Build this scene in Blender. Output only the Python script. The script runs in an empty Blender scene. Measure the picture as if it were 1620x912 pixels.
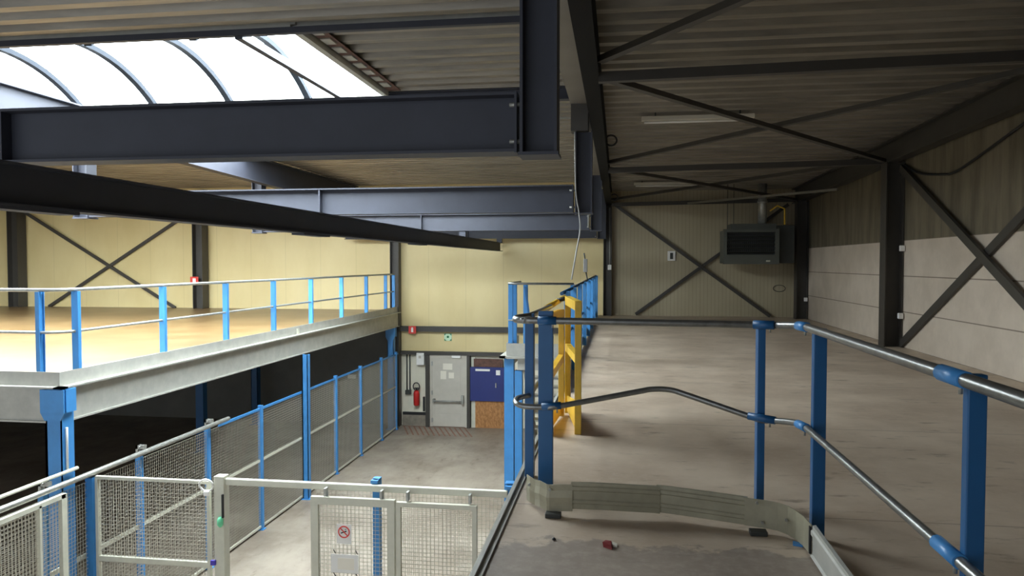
import bpy, bmesh, math, random
from mathutils import Vector, Matrix
random.seed(7)
SC = bpy.context.scene
COL = SC.collection

# ------------------------------------------------------------------ camera, light, exposure
EYE = 1.46                      # eye height above the right-hand mezzanine (z = 0)
FPX = 1170.0
PITCH = math.atan(39 / FPX)
YAW = math.atan(170 * math.cos(PITCH) / FPX)
cam_d = bpy.data.cameras.new('camera'); cam = bpy.data.objects.new('camera', cam_d); COL.objects.link(cam)
cam.location = (0, 0, EYE)
cam.rotation_euler = (math.pi / 2 - PITCH, 0, YAW)
cam_d.sensor_width = 36.0; cam_d.lens = 36.0 * FPX / 1620.0
cam_d.clip_start = 0.05; cam_d.clip_end = 200
SC.camera = cam

SKY_PANEL = 20.0                # daylight glowing through the rooflight sheets
AMBIENT = 0.95                  # added world fill, let in where the hall is left unbuilt behind the camera
EXPOSURE = 0.5
SC.view_settings.view_transform = 'Standard'
SC.view_settings.look = 'None'
SC.view_settings.exposure = EXPOSURE
SC.view_settings.gamma = 1.0
SC.view_settings.use_curve_mapping = False
W = bpy.data.worlds.new('world'); SC.world = W; W.use_nodes = True
bg = W.node_tree.nodes['Background']; bg.inputs[0].default_value = (0.82, 0.9, 1.0, 1); bg.inputs[1].default_value = AMBIENT
try:
    SC.cycles.max_bounces = 8; SC.cycles.diffuse_bounces = 6; SC.cycles.glossy_bounces = 3
    SC.cycles.sample_clamp_indirect = 6.0
except Exception:
    pass

# ------------------------------------------------------------------ materials
def lin(c):
    def f(v):
        v = v / 255.0
        return v / 12.92 if v <= 0.04045 else ((v + 0.055) / 1.055) ** 2.4
    return (f(c[0]), f(c[1]), f(c[2]), 1.0)

def mat(name, c, rough=0.5, metal=0.0, vary=0.0, scale=6.0, c2=None, bump=0.0, stretch=None, emit=None, spec=None):
    m = bpy.data.materials.new(name); m.use_nodes = True
    nt = m.node_tree; b = nt.nodes['Principled BSDF']
    b.inputs['Base Color'].default_value = lin(c); b.inputs['Roughness'].default_value = rough
    b.inputs['Metallic'].default_value = metal
    if spec is not None: b.inputs['Specular IOR Level'].default_value = spec
    if emit:
        b.inputs['Emission Color'].default_value = lin(c); b.inputs['Emission Strength'].default_value = emit
    if vary or c2 or bump:
        tc = nt.nodes.new('ShaderNodeTexCoord'); mp = nt.nodes.new('ShaderNodeMapping')
        if stretch: mp.inputs['Scale'].default_value = stretch
        nt.links.new(tc.outputs['Object'], mp.inputs[0])
        n = nt.nodes.new('ShaderNodeTexNoise'); n.inputs['Scale'].default_value = scale; n.inputs['Detail'].default_value = 8
        n.inputs['Roughness'].default_value = 0.62
        nt.links.new(mp.outputs[0], n.inputs['Vector'])
        r = nt.nodes.new('ShaderNodeValToRGB')
        r.color_ramp.elements[0].position = 0.3; r.color_ramp.elements[1].position = 0.7
        if c2 is None: c2 = tuple(max(0, v * (1 - vary)) for v in c)
        r.color_ramp.elements[0].color = lin(c2); r.color_ramp.elements[1].color = lin(c)
        nt.links.new(n.outputs['Fac'], r.inputs[0]); nt.links.new(r.outputs[0], b.inputs['Base Color'])
        if bump:
            bp = nt.nodes.new('ShaderNodeBump'); bp.inputs['Strength'].default_value = bump; bp.inputs['Distance'].default_value = 0.02
            nt.links.new(n.outputs['Fac'], bp.inputs['Height']); nt.links.new(bp.outputs[0], b.inputs['Normal'])
    return m

def N(nt, t, **kw):
    n = nt.nodes.new(t)
    for k, v in kw.items():
        setattr(n, k, v)
    return n

def mathn(nt, op, a, b=None, clamp=False):
    n = nt.nodes.new('ShaderNodeMath'); n.operation = op; n.use_clamp = clamp
    for i, v in enumerate((a, b)):
        if v is None: continue
        if isinstance(v, (int, float)): n.inputs[i].default_value = v
        else: nt.links.new(v, n.inputs[i])
    return n.outputs[0]

def mixc(nt, fac, a, b):
    n = nt.nodes.new('ShaderNodeMix'); n.data_type = 'RGBA'
    for i, v in ((0, fac), (6, a), (7, b)):
        if isinstance(v, (int, float)): n.inputs[i].default_value = v
        elif isinstance(v, tuple): n.inputs[i].default_value = v
        else: nt.links.new(v, n.inputs[i])
    return n.outputs[2]

def noise(nt, vec, scale, detail=6, rough=0.6):
    n = nt.nodes.new('ShaderNodeTexNoise'); n.inputs['Scale'].default_value = scale
    n.inputs['Detail'].default_value = detail; n.inputs['Roughness'].default_value = rough
    nt.links.new(vec, n.inputs['Vector']); return n.outputs['Fac']

def smooth(nt, v, lo, hi):
    n = nt.nodes.new('ShaderNodeMapRange'); n.interpolation_type = 'SMOOTHSTEP'
    nt.links.new(v, n.inputs[0]); n.inputs[1].default_value = lo; n.inputs[2].default_value = hi
    return n.outputs[0]

def base(name, rough=0.6):
    m = bpy.data.materials.new(name); m.use_nodes = True
    nt = m.node_tree; b = nt.nodes['Principled BSDF']; b.inputs['Roughness'].default_value = rough
    g = N(nt, 'ShaderNodeNewGeometry'); sp = N(nt, 'ShaderNodeSeparateXYZ'); nt.links.new(g.outputs['Position'], sp.inputs[0])
    return m, nt, b, g.outputs['Position'], sp.outputs

def scaled(nt, pos, s):
    mp = N(nt, 'ShaderNodeMapping'); mp.inputs['Scale'].default_value = s
    nt.links.new(pos, mp.inputs[0]); return mp.outputs[0]

def floor_mat():
    m, nt, b, pos, S = base('concrete_ground', 0.42)
    n1 = noise(nt, pos, 0.8, 8, 0.65); n2 = noise(nt, scaled(nt, pos, (2.2, 0.8, 1)), 2.5, 8, 0.7)
    c = mixc(nt, smooth(nt, n1, 0.3, 0.7), lin((118, 106, 92)), lin((156, 145, 130)))
    c = mixc(nt, mathn(nt, 'MULTIPLY', smooth(nt, n2, 0.56, 0.72), 0.45), c, lin((84, 74, 62)))
    nt.links.new(c, b.inputs['Base Color'])
    r = mathn(nt, 'ADD', mathn(nt, 'MULTIPLY', n2, 0.4), 0.25); nt.links.new(r, b.inputs['Roughness'])
    return m

def deck_mat():
    # trodden brown-grey deck boards of the right mezzanine: scuffs, board seams, dark dirty landing patch
    m, nt, b, pos, S = base('mezzanine_boards', 0.5)
    n1 = noise(nt, pos, 1.1, 8, 0.6); n2 = noise(nt, scaled(nt, pos, (1.6, 4.5, 1)), 1.5, 6, 0.65)
    n3 = noise(nt, pos, 14, 6, 0.7)
    c = mixc(nt, smooth(nt, n1, 0.3, 0.72), lin((176, 156, 134)), lin((206, 188, 166)))
    c = mixc(nt, mathn(nt, 'MULTIPLY', smooth(nt, n3, 0.45, 0.75), 0.30), c, lin((206, 192, 176)))
    c = mixc(nt, mathn(nt, 'MULTIPLY', smooth(nt, n2, 0.57, 0.70), 0.62), c, lin((112, 96, 80)))
    # seams between boards across the deck, every 2.4 m, and lengthways every 1.2 m
    fy = mathn(nt, 'FRACT', mathn(nt, 'DIVIDE', mathn(nt, 'ADD', S[1], 0.4), 2.4))
    sy = mathn(nt, 'LESS_THAN', fy, 0.006)
    c = mixc(nt, mathn(nt, 'MULTIPLY', sy, 0.5), c, lin((88, 76, 64)))
    # dirty patch with a ragged edge where people step in from the stairs
    edge = mathn(nt, 'ADD', S[1], mathn(nt, 'MULTIPLY', mathn(nt, 'SUBTRACT', noise(nt, pos, 2.6, 8, 0.65), 0.5), 0.9))
    pat = mathn(nt, 'SUBTRACT', 1.0, smooth(nt, edge, 3.80, 3.86))
    inx = mathn(nt, 'LESS_THAN', S[0], 0.95)
    pat = mathn(nt, 'MULTIPLY', pat, inx)
    c = mixc(nt, mathn(nt, 'MULTIPLY', pat, 0.72), c, mixc(nt, smooth(nt, n3, 0.4, 0.7), lin((130, 118, 108)), lin((152, 140, 130))))
    nt.links.new(c, b.inputs['Base Color'])
    bp = N(nt, 'ShaderNodeBump'); bp.inputs['Strength'].default_value = 0.15; bp.inputs['Distance'].default_value = 0.01
    nt.links.new(n3, bp.inputs['Height']); nt.links.new(bp.outputs[0], b.inputs['Normal'])
    return m

def board_mat():
    m, nt, b, pos, S = base('chipboard_deck', 0.34)
    n1 = noise(nt, pos, 1.2, 8, 0.6); n2 = noise(nt, pos, 25, 4, 0.6)
    c = mixc(nt, smooth(nt, n1, 0.3, 0.7), lin((114, 90, 56)), lin((132, 108, 74)))
    c = mixc(nt, mathn(nt, 'MULTIPLY', n2, 0.25), c, lin((96, 70, 42)))
    fy = mathn(nt, 'LESS_THAN', mathn(nt, 'FRACT', mathn(nt, 'DIVIDE', S[1], 1.2)), 0.008)
    c = mixc(nt, mathn(nt, 'MULTIPLY', fy, 0.45), c, lin((120, 92, 58)))
    nt.links.new(c, b.inputs['Base Color']); return m

def panel_mat(name, c1, c2, pitch, groove, axis=0, fine=0.0):
    # vertical sandwich panels: a thin joint every `pitch` metres and shallow ribs
    m, nt, b, pos, S = base(name, 0.45)
    n1 = noise(nt, scaled(nt, pos, (1, 1, 0.4)), 0.9, 6, 0.6)
    c = mixc(nt, smooth(nt, n1, 0.3, 0.7), lin(c1), lin(c2))
    j = mathn(nt, 'LESS_THAN', mathn(nt, 'FRACT', mathn(nt, 'DIVIDE', S[axis], pitch)), 0.014)
    c = mixc(nt, mathn(nt, 'MULTIPLY', j, groove), c, lin((120, 104, 72)))
    if fine:
        r = mathn(nt, 'LESS_THAN', mathn(nt, 'FRACT', mathn(nt, 'DIVIDE', S[axis], 0.1)), 0.14)
        c = mixc(nt, mathn(nt, 'MULTIPLY', r, fine), c, lin((112, 98, 74)))
    nt.links.new(c, b.inputs['Base Color']); return m

def rightwall_mat():
    # concrete plinth panels with level joints below, raw streaked concrete above
    m, nt, b, pos, S = base('concrete_wall_panels', 0.75)
    n1 = noise(nt, pos, 1.4, 8, 0.62); n2 = noise(nt, scaled(nt, pos, (1, 2.6, 0.35)), 1.6, 8, 0.65)
    low = mixc(nt, smooth(nt, n1, 0.3, 0.7), lin((186, 172, 154)), lin((204, 190, 172)))
    fz = mathn(nt, 'ABSOLUTE', mathn(nt, 'SUBTRACT', mathn(nt, 'FRACT', mathn(nt, 'DIVIDE', mathn(nt, 'ADD', S[2], 0.31), 0.62)), 0.5))
    seam = mathn(nt, 'LESS_THAN', fz, 0.014)
    low = mixc(nt, mathn(nt, 'MULTIPLY', seam, 0.75), low, lin((92, 78, 62)))
    up = mixc(nt, smooth(nt, n2, 0.3, 0.7), lin((86, 78, 60)), lin((116, 106, 86)))
    up = mixc(nt, mathn(nt, 'MULTIPLY', smooth(nt, n2, 0.66, 0.74), 0.35), up, lin((190, 180, 160)))
    isup = mathn(nt, 'GREATER_THAN', S[2], 1.86)
    c = mixc(nt, isup, low, up)
    nt.links.new(c, b.inputs['Base Color'])
    bp = N(nt, 'ShaderNodeBump'); bp.inputs['Strength'].default_value = 0.2; bp.inputs['Distance'].default_value = 0.02
    nt.links.new(n2, bp.inputs['Height']); nt.links.new(bp.outputs[0], b.inputs['Normal'])
    return m

M = {}
M['ground'] = floor_mat()
M['deck'] = deck_mat()
M['board'] = board_mat()
M['cream'] = panel_mat('cream_wall_panels', (212, 192, 138), (220, 202, 150), 1.1, 0.18)
M['ribbed'] = panel_mat('ribbed_wall_panels', (166, 154, 126), (176, 164, 136), 1.1, 0.3, fine=0.35)
M['rwall'] = rightwall_mat()
M['lower'] = mat('lower_wall_paint', (228, 222, 200), 0.6, vary=0.08, scale=1.5)
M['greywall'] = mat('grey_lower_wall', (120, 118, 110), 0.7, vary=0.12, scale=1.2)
M['kerb'] = mat('kerb_concrete', (150, 140, 124), 0.8, vary=0.3, scale=4)
M['roof'] = mat('galvanised_roof_deck', (156, 148, 134), 0.42, metal=0.45, vary=0.25, scale=2.2, stretch=(0.4, 5, 1))
M['steel'] = mat('anthracite_steel_paint', (56, 58, 68), 0.58, vary=0.12, scale=3)
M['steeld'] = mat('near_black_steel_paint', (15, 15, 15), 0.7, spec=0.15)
M['ribm'] = mat('slate_rooflight_rib', (40, 44, 50), 0.75, spec=0.1)
M['soffit'] = mat('grey_gutter_sheet', (128, 122, 114), 0.6, vary=0.08, scale=2)
M['steelb'] = mat('brown_black_steel_paint', (66, 62, 56), 0.5, vary=0.12, scale=3)
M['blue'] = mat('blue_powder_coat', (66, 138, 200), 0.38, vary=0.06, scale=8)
M['blueshaded'] = mat('shaded_blue_powder_coat', (32, 92, 142), 0.4, vary=0.06, scale=8)  # same blue coat, with its shade put into a darker colour
M['yellow'] = mat('yellow_powder_coat', (232, 190, 62), 0.42, vary=0.1, scale=7)
M['galv'] = mat('galvanised_steel', (178, 178, 170), 0.38, metal=0.55, vary=0.15, scale=18)
M['tube'] = mat('galvanised_tube', (150, 150, 146), 0.32, metal=0.75, vary=0.15, scale=20)
M['galvp'] = mat('galvanised_edge_sheet', (182, 180, 170), 0.5, metal=0.25, vary=0.1, scale=6)
M['zinc'] = mat('dull_zinc_sheet', (172, 166, 142), 0.5, metal=0.2, vary=0.16, scale=5, bump=0.08)
M['wire'] = mat('mesh_wire', (182, 176, 160), 0.45, metal=0.2)
M['ivory'] = mat('ivory_painted_steel', (208, 206, 188), 0.42, vary=0.06, scale=8)
M['white'] = mat('white_plastic', (232, 230, 224), 0.45)
M['paper'] = mat('white_paper', (232, 226, 210), 0.8)
M['door'] = mat('grey_door_paint', (196, 190, 176), 0.45, vary=0.05, scale=4)
M['navy'] = mat('navy_blue_panel', (36, 48, 112), 0.45, vary=0.06, scale=4)
M['rust'] = mat('rusty_brown_panel', (110, 76, 62), 0.7, vary=0.35, scale=12)
M['osb'] = mat('strand_board', (196, 142, 86), 0.7, c2=(132, 86, 46), scale=16, stretch=(1.6, 1, 0.8))
M['black'] = mat('black_rubber', (24, 24, 24), 0.6)
M['dark'] = mat('dark_grey_metal', (58, 60, 56), 0.5, vary=0.1, scale=6)
M['heat'] = mat('heater_casing', (86, 88, 80), 0.5, vary=0.08, scale=5)
M['red'] = mat('red_paint', (196, 40, 36), 0.4)
M['maroon'] = mat('dull_dark_red_card', (124, 30, 28), 0.6)
M['signred'] = mat('sign_red', (214, 62, 52), 0.5)
M['green'] = mat('sign_green', (26, 110, 62), 0.5)
M['palegreen'] = mat('sign_pale_green', (190, 218, 186), 0.5)
M['mint'] = mat('mint_tag', (110, 206, 156), 0.5)
M['violet'] = mat('violet_tag', (70, 52, 170), 0.5)
M['hatch'] = mat('worn_red_floor_paint', (158, 116, 96), 0.7, vary=0.25, scale=9)
M['pvc'] = mat('grey_pvc_cable', (150, 150, 146), 0.5)
M['sky'] = mat('daylit_rooflight_sheet', (236, 248, 255), 0.6, emit=SKY_PANEL)
M['greyfit'] = mat('dusty_grey_fitting', (112, 108, 96), 0.5)
M['tubelight'] = mat('fluorescent_fitting', (206, 200, 184), 0.45)

# ------------------------------------------------------------------ mesh helpers
V = Vector
class MB:
    def __init__(s): s.bm = bmesh.new()
    def hexa(s, pts):
        v = [s.bm.verts.new(p) for p in pts]
        for f in ((0, 3, 2, 1), (4, 5, 6, 7), (0, 1, 5, 4), (1, 2, 6, 5), (2, 3, 7, 6), (3, 0, 4, 7)):
            s.bm.faces.new([v[i] for i in f])
        return s
    def box(s, x0, x1, y0, y1, z0, z1):
        return s.hexa([(x0, y0, z0), (x1, y0, z0), (x1, y1, z0), (x0, y1, z0), (x0, y0, z1), (x1, y0, z1), (x1, y1, z1), (x0, y1, z1)])
    def bar(s, p, q, w, h, up=(0, 0, 1), off=(0, 0)):
        # square-edged bar from p to q; w across, h along `up`; off shifts it (across, up)
        p, q, up = V(p), V(q), V(up)
        d = (q - p).normalized(); r = d.cross(up)
        if r.length < 1e-5: r = d.cross(V((1, 0, 0)))
        r.normalize(); u = r.cross(d).normalized()
        o = r * off[0] + u * off[1]; a = r * w / 2; b = u * h / 2
        return s.hexa([p + o - a - b, p + o + a - b, q + o + a - b, q + o - a - b, p + o - a + b, p + o + a + b, q + o + a + b, q + o - a + b])
    def isec(s, p, q, h, b, tw=0.012, tf=0.016, up=(0, 0, 1)):
        s.bar(p, q, tw, h - 2 * tf, up)
        s.bar(p, q, b, tf, up, (0, h / 2 - tf / 2)); s.bar(p, q, b, tf, up, (0, -h / 2 + tf / 2)); return s
    def usec(s, p, q, w, h, t=0.006, up=(0, 0, 1), side=1):
        s.bar(p, q, t, h, up, (-side * w / 2, 0)); s.bar(p, q, w, t, up, (0, h / 2 - t / 2)); s.bar(p, q, w, t, up, (0, -h / 2 + t / 2)); return s
    def tube(s, pts, r, n=10, cap=True):
        pts = [V(p) for p in pts]; rings = []
        prev = None
        for i, p in enumerate(pts):
            if i == 0: d = pts[1] - p
            elif i == len(pts) - 1: d = p - pts[i - 1]
            else: d = (pts[i + 1] - p).normalized() + (p - pts[i - 1]).normalized()
            d.normalize()
            if prev is None:
                a = d.cross(V((0, 0, 1)))
                if a.length < 1e-3: a = d.cross(V((1, 0, 0)))
            else:
                a = prev - d * prev.dot(d)
            a.normalize(); prev = a; b = d.cross(a)
            rr = r[i] if isinstance(r, (list, tuple)) else r
            rings.append([s.bm.verts.new(p + (a * math.cos(t) + b * math.sin(t)) * rr) for t in [2 * math.pi * k / n for k in range(n)]])
        for i in range(len(rings) - 1):
            for k in range(n):
                f = s.bm.faces.new((rings[i][k], rings[i][(k + 1) % n], rings[i + 1][(k + 1) % n], rings[i + 1][k])); f.smooth = True
        if cap:
            s.bm.faces.new(rings[0][::-1]); s.bm.faces.new(rings[-1])
        return s
    def lathe(s, c, prof, n=20, axis='z'):
        c = V(c); rings = []
        for r, h in prof:
            ring = []
            for k in range(n):
                t = 2 * math.pi * k / n
                a, b = r * math.cos(t), r * math.sin(t)
                off = {'z': (a, b, h), 'y': (a, h, b), 'x': (h, a, b)}[axis]
                ring.append(s.bm.verts.new(c + V(off)))
            rings.append(ring)
        for i in range(len(rings) - 1):
            for k in range(n):
                f = s.bm.faces.new((rings[i][k], rings[i][(k + 1) % n], rings[i + 1][(k + 1) % n], rings[i + 1][k])); f.smooth = True
        s.bm.faces.new(rings[0][::-1]); s.bm.faces.new(rings[-1]); return s
    def prism(s, poly, d):
        # closed polygon (list of 3-D points) pushed along vector d
        a = [s.bm.verts.new(V(p)) for p in poly]; b = [s.bm.verts.new(V(p) + V(d)) for p in poly]
        n = len(a)
        s.bm.faces.new(a[::-1]); s.bm.faces.new(b)
        for i in range(n): s.bm.faces.new((a[i], a[(i + 1) % n], b[(i + 1) % n], b[i]))
        return s
    def strip(s, rows):
        # sheet from rows of points
        R = [[s.bm.verts.new(V(p)) for p in r] for r in rows]
        for i in range(len(R) - 1):
            for k in range(len(R[0]) - 1):
                s.bm.faces.new((R[i][k], R[i][k + 1], R[i + 1][k + 1], R[i + 1][k]))
        return s
    def build(s, name, m, parent=None, origin=None, bevel=0.0):
        bmesh.ops.recalc_face_normals(s.bm, faces=s.bm.faces)
        me = bpy.data.meshes.new(name)
        ref = V((0, 0, 0))
        if parent is not None:
            p = parent
            while p is not None: ref = ref + p.location; p = p.parent
            off = ref; loc = V((0, 0, 0))
        else:
            xs = [v.co for v in s.bm.verts]
            lo = V([min(c[i] for c in xs) for i in range(3)]); hi = V([max(c[i] for c in xs) for i in range(3)])
            loc = V(origin) if origin else V(((lo.x + hi.x) / 2, (lo.y + hi.y) / 2, lo.z)); off = loc
        bmesh.ops.translate(s.bm, verts=s.bm.verts, vec=-off)
        s.bm.to_mesh(me); s.bm.free()
        me.materials.append(m)
        o = bpy.data.objects.new(name, me); COL.objects.link(o)
        o.location = loc; o.parent = parent
        if bevel:
            b = o.modifiers.new('bevel', 'BEVEL'); b.width = bevel; b.segments = 2; b.limit_method = 'ANGLE'
        return o

def tag(o, label=None, cat=None, group=None, kind=None):
    if label: o['label'] = label
    if cat: o['category'] = cat
    if group: o['group'] = group
    if kind: o['kind'] = kind
    return o
def structure(o): o['kind'] = 'structure'; return o
def thing(name, loc, label, cat, group=None):
    o = bpy.data.objects.new(name, None); COL.objects.link(o); o.location = loc
    o.empty_display_size = 0.1
    return tag(o, label, cat, group, 'thing')
def dup(root, delta, label=None):
    r = root.copy(); COL.objects.link(r); r.location = root.location + V(delta)
    if label: r['label'] = label
    for c in list(root.children):
        k = c.copy(); COL.objects.link(k); k.parent = r
        for g in list(c.children):
            d = g.copy(); COL.objects.link(d); d.parent = k
    return r

def arc(c, r, a0, a1, n, z):
    return [(c[0] + r * math.cos(a0 + (a1 - a0) * i / n), c[1] + r * math.sin(a0 + (a1 - a0) * i / n), z) for i in range(n + 1)]

# ------------------------------------------------------------------ levels and lines
GZ = -3.29          # ground floor
YW = 20.95          # far wall
XR = 4.88           # right wall
XF = -6.30          # line of the long mesh fence and the deck columns
XD = -0.62          # left edge of the right mezzanine
LZ = 0.10           # left mezzanine deck level
def lnear(y): return 3.79
def lroof(y): return 3.91 - 0.008 * y      # underside of the roof deck, left bay
def rroof(y): return 3.85 - 0.018 * y      # right bay
def rbot(y): return 3.49 - 0.020 * y       # bottom of the rafters

# ------------------------------------------------------------------ shell
structure(MB().box(-26, 6, -3, YW + 0.3, GZ - 0.2, GZ).build('floor', M['ground']))
structure(MB().box(-26, XD + 0.3, YW, YW + 0.25, LZ - 0.2, 4.1).build('wall_back', M['cream']))
structure(MB().box(XF - 0.1, XD + 0.3, YW, YW + 0.25, -1.16, LZ - 0.2).build('wall_back_middle', M['cream']))
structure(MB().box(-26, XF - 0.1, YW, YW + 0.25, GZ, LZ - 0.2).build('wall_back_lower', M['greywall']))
structure(MB().box(XF - 0.1, XD + 0.3, YW, YW + 0.25, GZ, -1.16).build('wall_back_ground', M['lower']))
structure(MB().box(XD + 0.3, XR + 0.3, YW, YW + 0.25, GZ, 4.1).build('wall_back_right', M['ribbed']))
structure(MB().box(XR, XR + 0.3, -3, YW + 0.25, GZ, 4.1).build('wall_right', M['rwall']))
structure(MB().box(-26.25, -26, -3, YW + 0.25, GZ, 4.3).build('wall_left_unseen', M['cream']))  # unseen side wall, added to contain the light
# mezzanine slabs
structure(MB().box(XD, XR, -3, YW, -0.28, 0.0).build('mezzanine_floor', M['deck']))
structure(MB().box(-26, XF - 0.06, 7.66, YW, -0.10, LZ).build('mezzanine_floor', M['board']))

structure(MB().box(XD, XR + 0.3, -3.3, -3.0, -0.3, 4.1).build('wall_front_unseen', M['ribbed']))  # unseen wall, added to keep frontal fill off the right bay
# roof decks: trapezoidal sheets with their ribs running across the hall
def trapezoid(x0, x1, y0, y1, zf, name):
    mb = MB(); P = 0.32; D = 0.13; t = 0.002
    prof = []
    k0 = math.floor(y0 / P) - 1
    raw = []
    for k in range(k0, int(y1 / P) + 2):
        b = k * P
        raw += [(b, 0), (b + 0.11, 0), (b + 0.16, D), (b + 0.27, D)]
    def zi(y):
        for (a, za), (c, zc) in zip(raw, raw[1:]):
            if a <= y <= c: return za + (zc - za) * ((y - a) / (c - a) if c > a else 0)
        return 0
    ys = sorted(set([y0, y1] + [y for y, _ in raw if y0 < y < y1]))
    rows = [[(x0, y, zf(y) + zi(y)), (x1, y, zf(y) + zi(y))] for y in ys]
    mb.strip(rows)
    o = structure(mb.build(name, M['roof'])); s = o.modifiers.new('sheet', 'SOLIDIFY'); s.thickness = 0.006; s.offset = 0
    return o
SKY_Y0, SKY_Y1, SKY_X1, SKY_X0 = 6.98, 9.86, -3.20, -16.0
SKY2_Y0, SKY2_Y1 = 12.0, 14.4          # the same rooflight one bay further on
trapezoid(-26, -0.387, -1.2, SKY_Y0, lnear, 'ceiling')  # sheet stops short behind the camera so world light falls in
trapezoid(SKY_X1, -0.30, SKY_Y0, SKY_Y1, lroof, 'ceiling')
trapezoid(-26, SKY_X0, SKY_Y0, SKY_Y1, lroof, 'ceiling')
trapezoid(-26, -0.30, SKY_Y1, SKY2_Y0, lroof, 'ceiling')
trapezoid(SKY_X1, -0.30, SKY2_Y0, SKY2_Y1, lroof, 'ceiling')
trapezoid(-26, SKY_X0, SKY2_Y0, SKY2_Y1, lroof, 'ceiling')
trapezoid(-26, -0.30, SKY2_Y1, YW + 0.2, lroof, 'ceiling')
trapezoid(-0.30, XR + 0.1, -3, YW + 0.2, rroof, 'ceiling')

# barrel-vault rooflight
def rooflight(name, Y0, Y1, label):
    root = bpy.data.objects.new(name, None); COL.objects.link(root); root.location = (SKY_X1, Y0, 3.9); structure(root)
    root['label'] = label
    z0 = 3.77; c = Y1 - Y0; rise = 0.46
    R = (c * c / 4 + rise * rise) / (2 * rise); yc = (Y0 + Y1) / 2; zc = z0 + rise - R
    a = math.asin(c / 2 / R)
    def pt(x, t, dr=0): ang = -a + 2 * a * t; return (x, yc + (R + dr) * math.sin(ang), zc + (R + dr) * math.cos(ang))
    xs = []; x = SKY_X1 - 1.08
    while x > SKY_X0: xs.append(x); x -= 1.17
    edges = [SKY_X1] + xs + [SKY_X0]
    for x1, x0 in zip(edges, edges[1:]):
        mb = MB(); mb.strip([[pt(x0 + .004, i / 16), pt(x1 - .004, i / 16)] for i in range(17)])
        o = mb.build('pane', M['sky'], root); s = o.modifiers.new('sheet', 'SOLIDIFY'); s.thickness = 0.01; s.offset = 0
    for x in xs:
        mb = MB()
        for i in range(20): mb.bar(pt(x, i / 20, -0.03), pt(x, (i + 1) / 20, -0.03), 0.085, 0.085, (1, 0, 0))
        mb.build('rib', M['ribm'], root)
    g = MB(); g.prism([pt(SKY_X1, i / 16) for i in range(17)], (0.01, 0, 0)); g.build('gable_pane', M['sky'], root)
    k = MB()
    k.box(SKY_X0, SKY_X1, Y0 - 0.05, Y0, 3.76, 3.92); k.box(SKY_X0, SKY_X1, Y1, Y1 + 0.04, 3.70, 3.97)
    k.box(SKY_X1, SKY_X1 + 0.05, Y0 - 0.05, Y1 + 0.04, 3.80, 3.97)
    k.box(SKY_X1 + 0.04, -0.40, Y0 - 0.012, Y0, 3.785, 3.93)
    k.build('kerb_frame', M['galvp'], root)
    MB().box(SKY_X1 - 0.02, SKY_X1 + 0.06, Y0 + 0.0, Y1, 3.745, 3.80).build('edge_trim', M['galvp'], root)
    MB().box(SKY_X1 + 0.07, SKY_X1 + 0.24, Y0 + .06, Y1 - .02, 3.815, 3.825).build('rib_shade_strip', M['rust'], root)  # dark strip standing in for the shade around the deck ribs
    c = MB(); y = Y0 + 0.14
    while y < Y1 - 0.2: c.box(SKY_X1 + 0.09, SKY_X1 + 0.2, y, y + 0.19, 3.80, 3.814); y += 0.32
    c.build('lit_rib_blocks', M['galvp'], root)  # pale blocks standing in for the lit cut ends of deck ribs
rooflight('window_1', SKY_Y0, SKY_Y1, 'long arched rooflight of milky sheets glowing with daylight, above the broad cross beam')
rooflight('window_2', SKY2_Y0, SKY2_Y1, 'second arched rooflight one bay further down the hall')

# ------------------------------------------------------------------ main steelwork
def solo(mb, name, m, label, cat, group=None, bevel=0.0):
    return tag(mb.build(name, m, bevel=bevel), label, cat, group, 'thing')

# roof purlins and trimmers across the left bay
solo(MB().bar((-16, 6.94, 3.74), (-0.46, 6.94, 3.74), 0.06, 0.06), 'roof_purlin', M['steel'], 'thin dark purlin along the near edge of the arched rooflight', 'purlin')
solo(MB().isec((-16, 9.98, 3.735), (-0.67, 9.98, 3.735), 0.17, 0.12), 'trimmer_beam', M['steel'], 'steel trimmer beam along the far edge of the arched rooflight', 'beam')
solo(MB().bar((-3.74, SKY_Y0 - .05, 3.72), (-3.74, SKY_Y1, 3.72), 0.08, 0.08), 'cross_bar', M['steel'], 'slim steel bar crossing the rooflight opening near its right end', 'bar')

# rafters running down the hall
def rafter(x, label, bw=0.2, top=None, m=None):
    mb = MB()
    for y0, y1 in ((-2.5, YW),):
        h0 = (top(y0) - rbot(y0)); h1 = (top(y1) - rbot(y1))
        for xa, xb, z0a, z1a, z0b, z1b in ((x - bw / 2, x + bw / 2, 0, 0.02, 0, 0.02), (x - bw / 2, x + bw / 2, h0 - 0.02, h0, h1 - 0.02, h1), (x - 0.008, x + 0.008, 0.02, h0 - 0.02, 0.02, h1 - 0.02)):
            b0, b1 = rbot(y0), rbot(y1)
            mb.hexa([(xa, y0, b0 + z0a), (xb, y0, b0 + z0a), (xb, y1, b1 + z0b), (xa, y1, b1 + z0b), (xa, y0, b0 + z1a), (xb, y0, b0 + z1a), (xb, y1, b1 + z1b), (xa, y1, b1 + z1b)])
    return solo(mb, 'rafter', m or M['steel'], label, 'beam')
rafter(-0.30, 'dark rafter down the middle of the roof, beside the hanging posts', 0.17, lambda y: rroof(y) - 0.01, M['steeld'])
rafter(-7.70, 'dark rafter across the rooflight, above the left mezzanine edge', 0.2, lambda y: 3.72)
rafter(4.70, 'dark rafter along the top of the concrete wall', 0.2, lambda y: rroof(y) - 0.01, M['steelb'])

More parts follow.
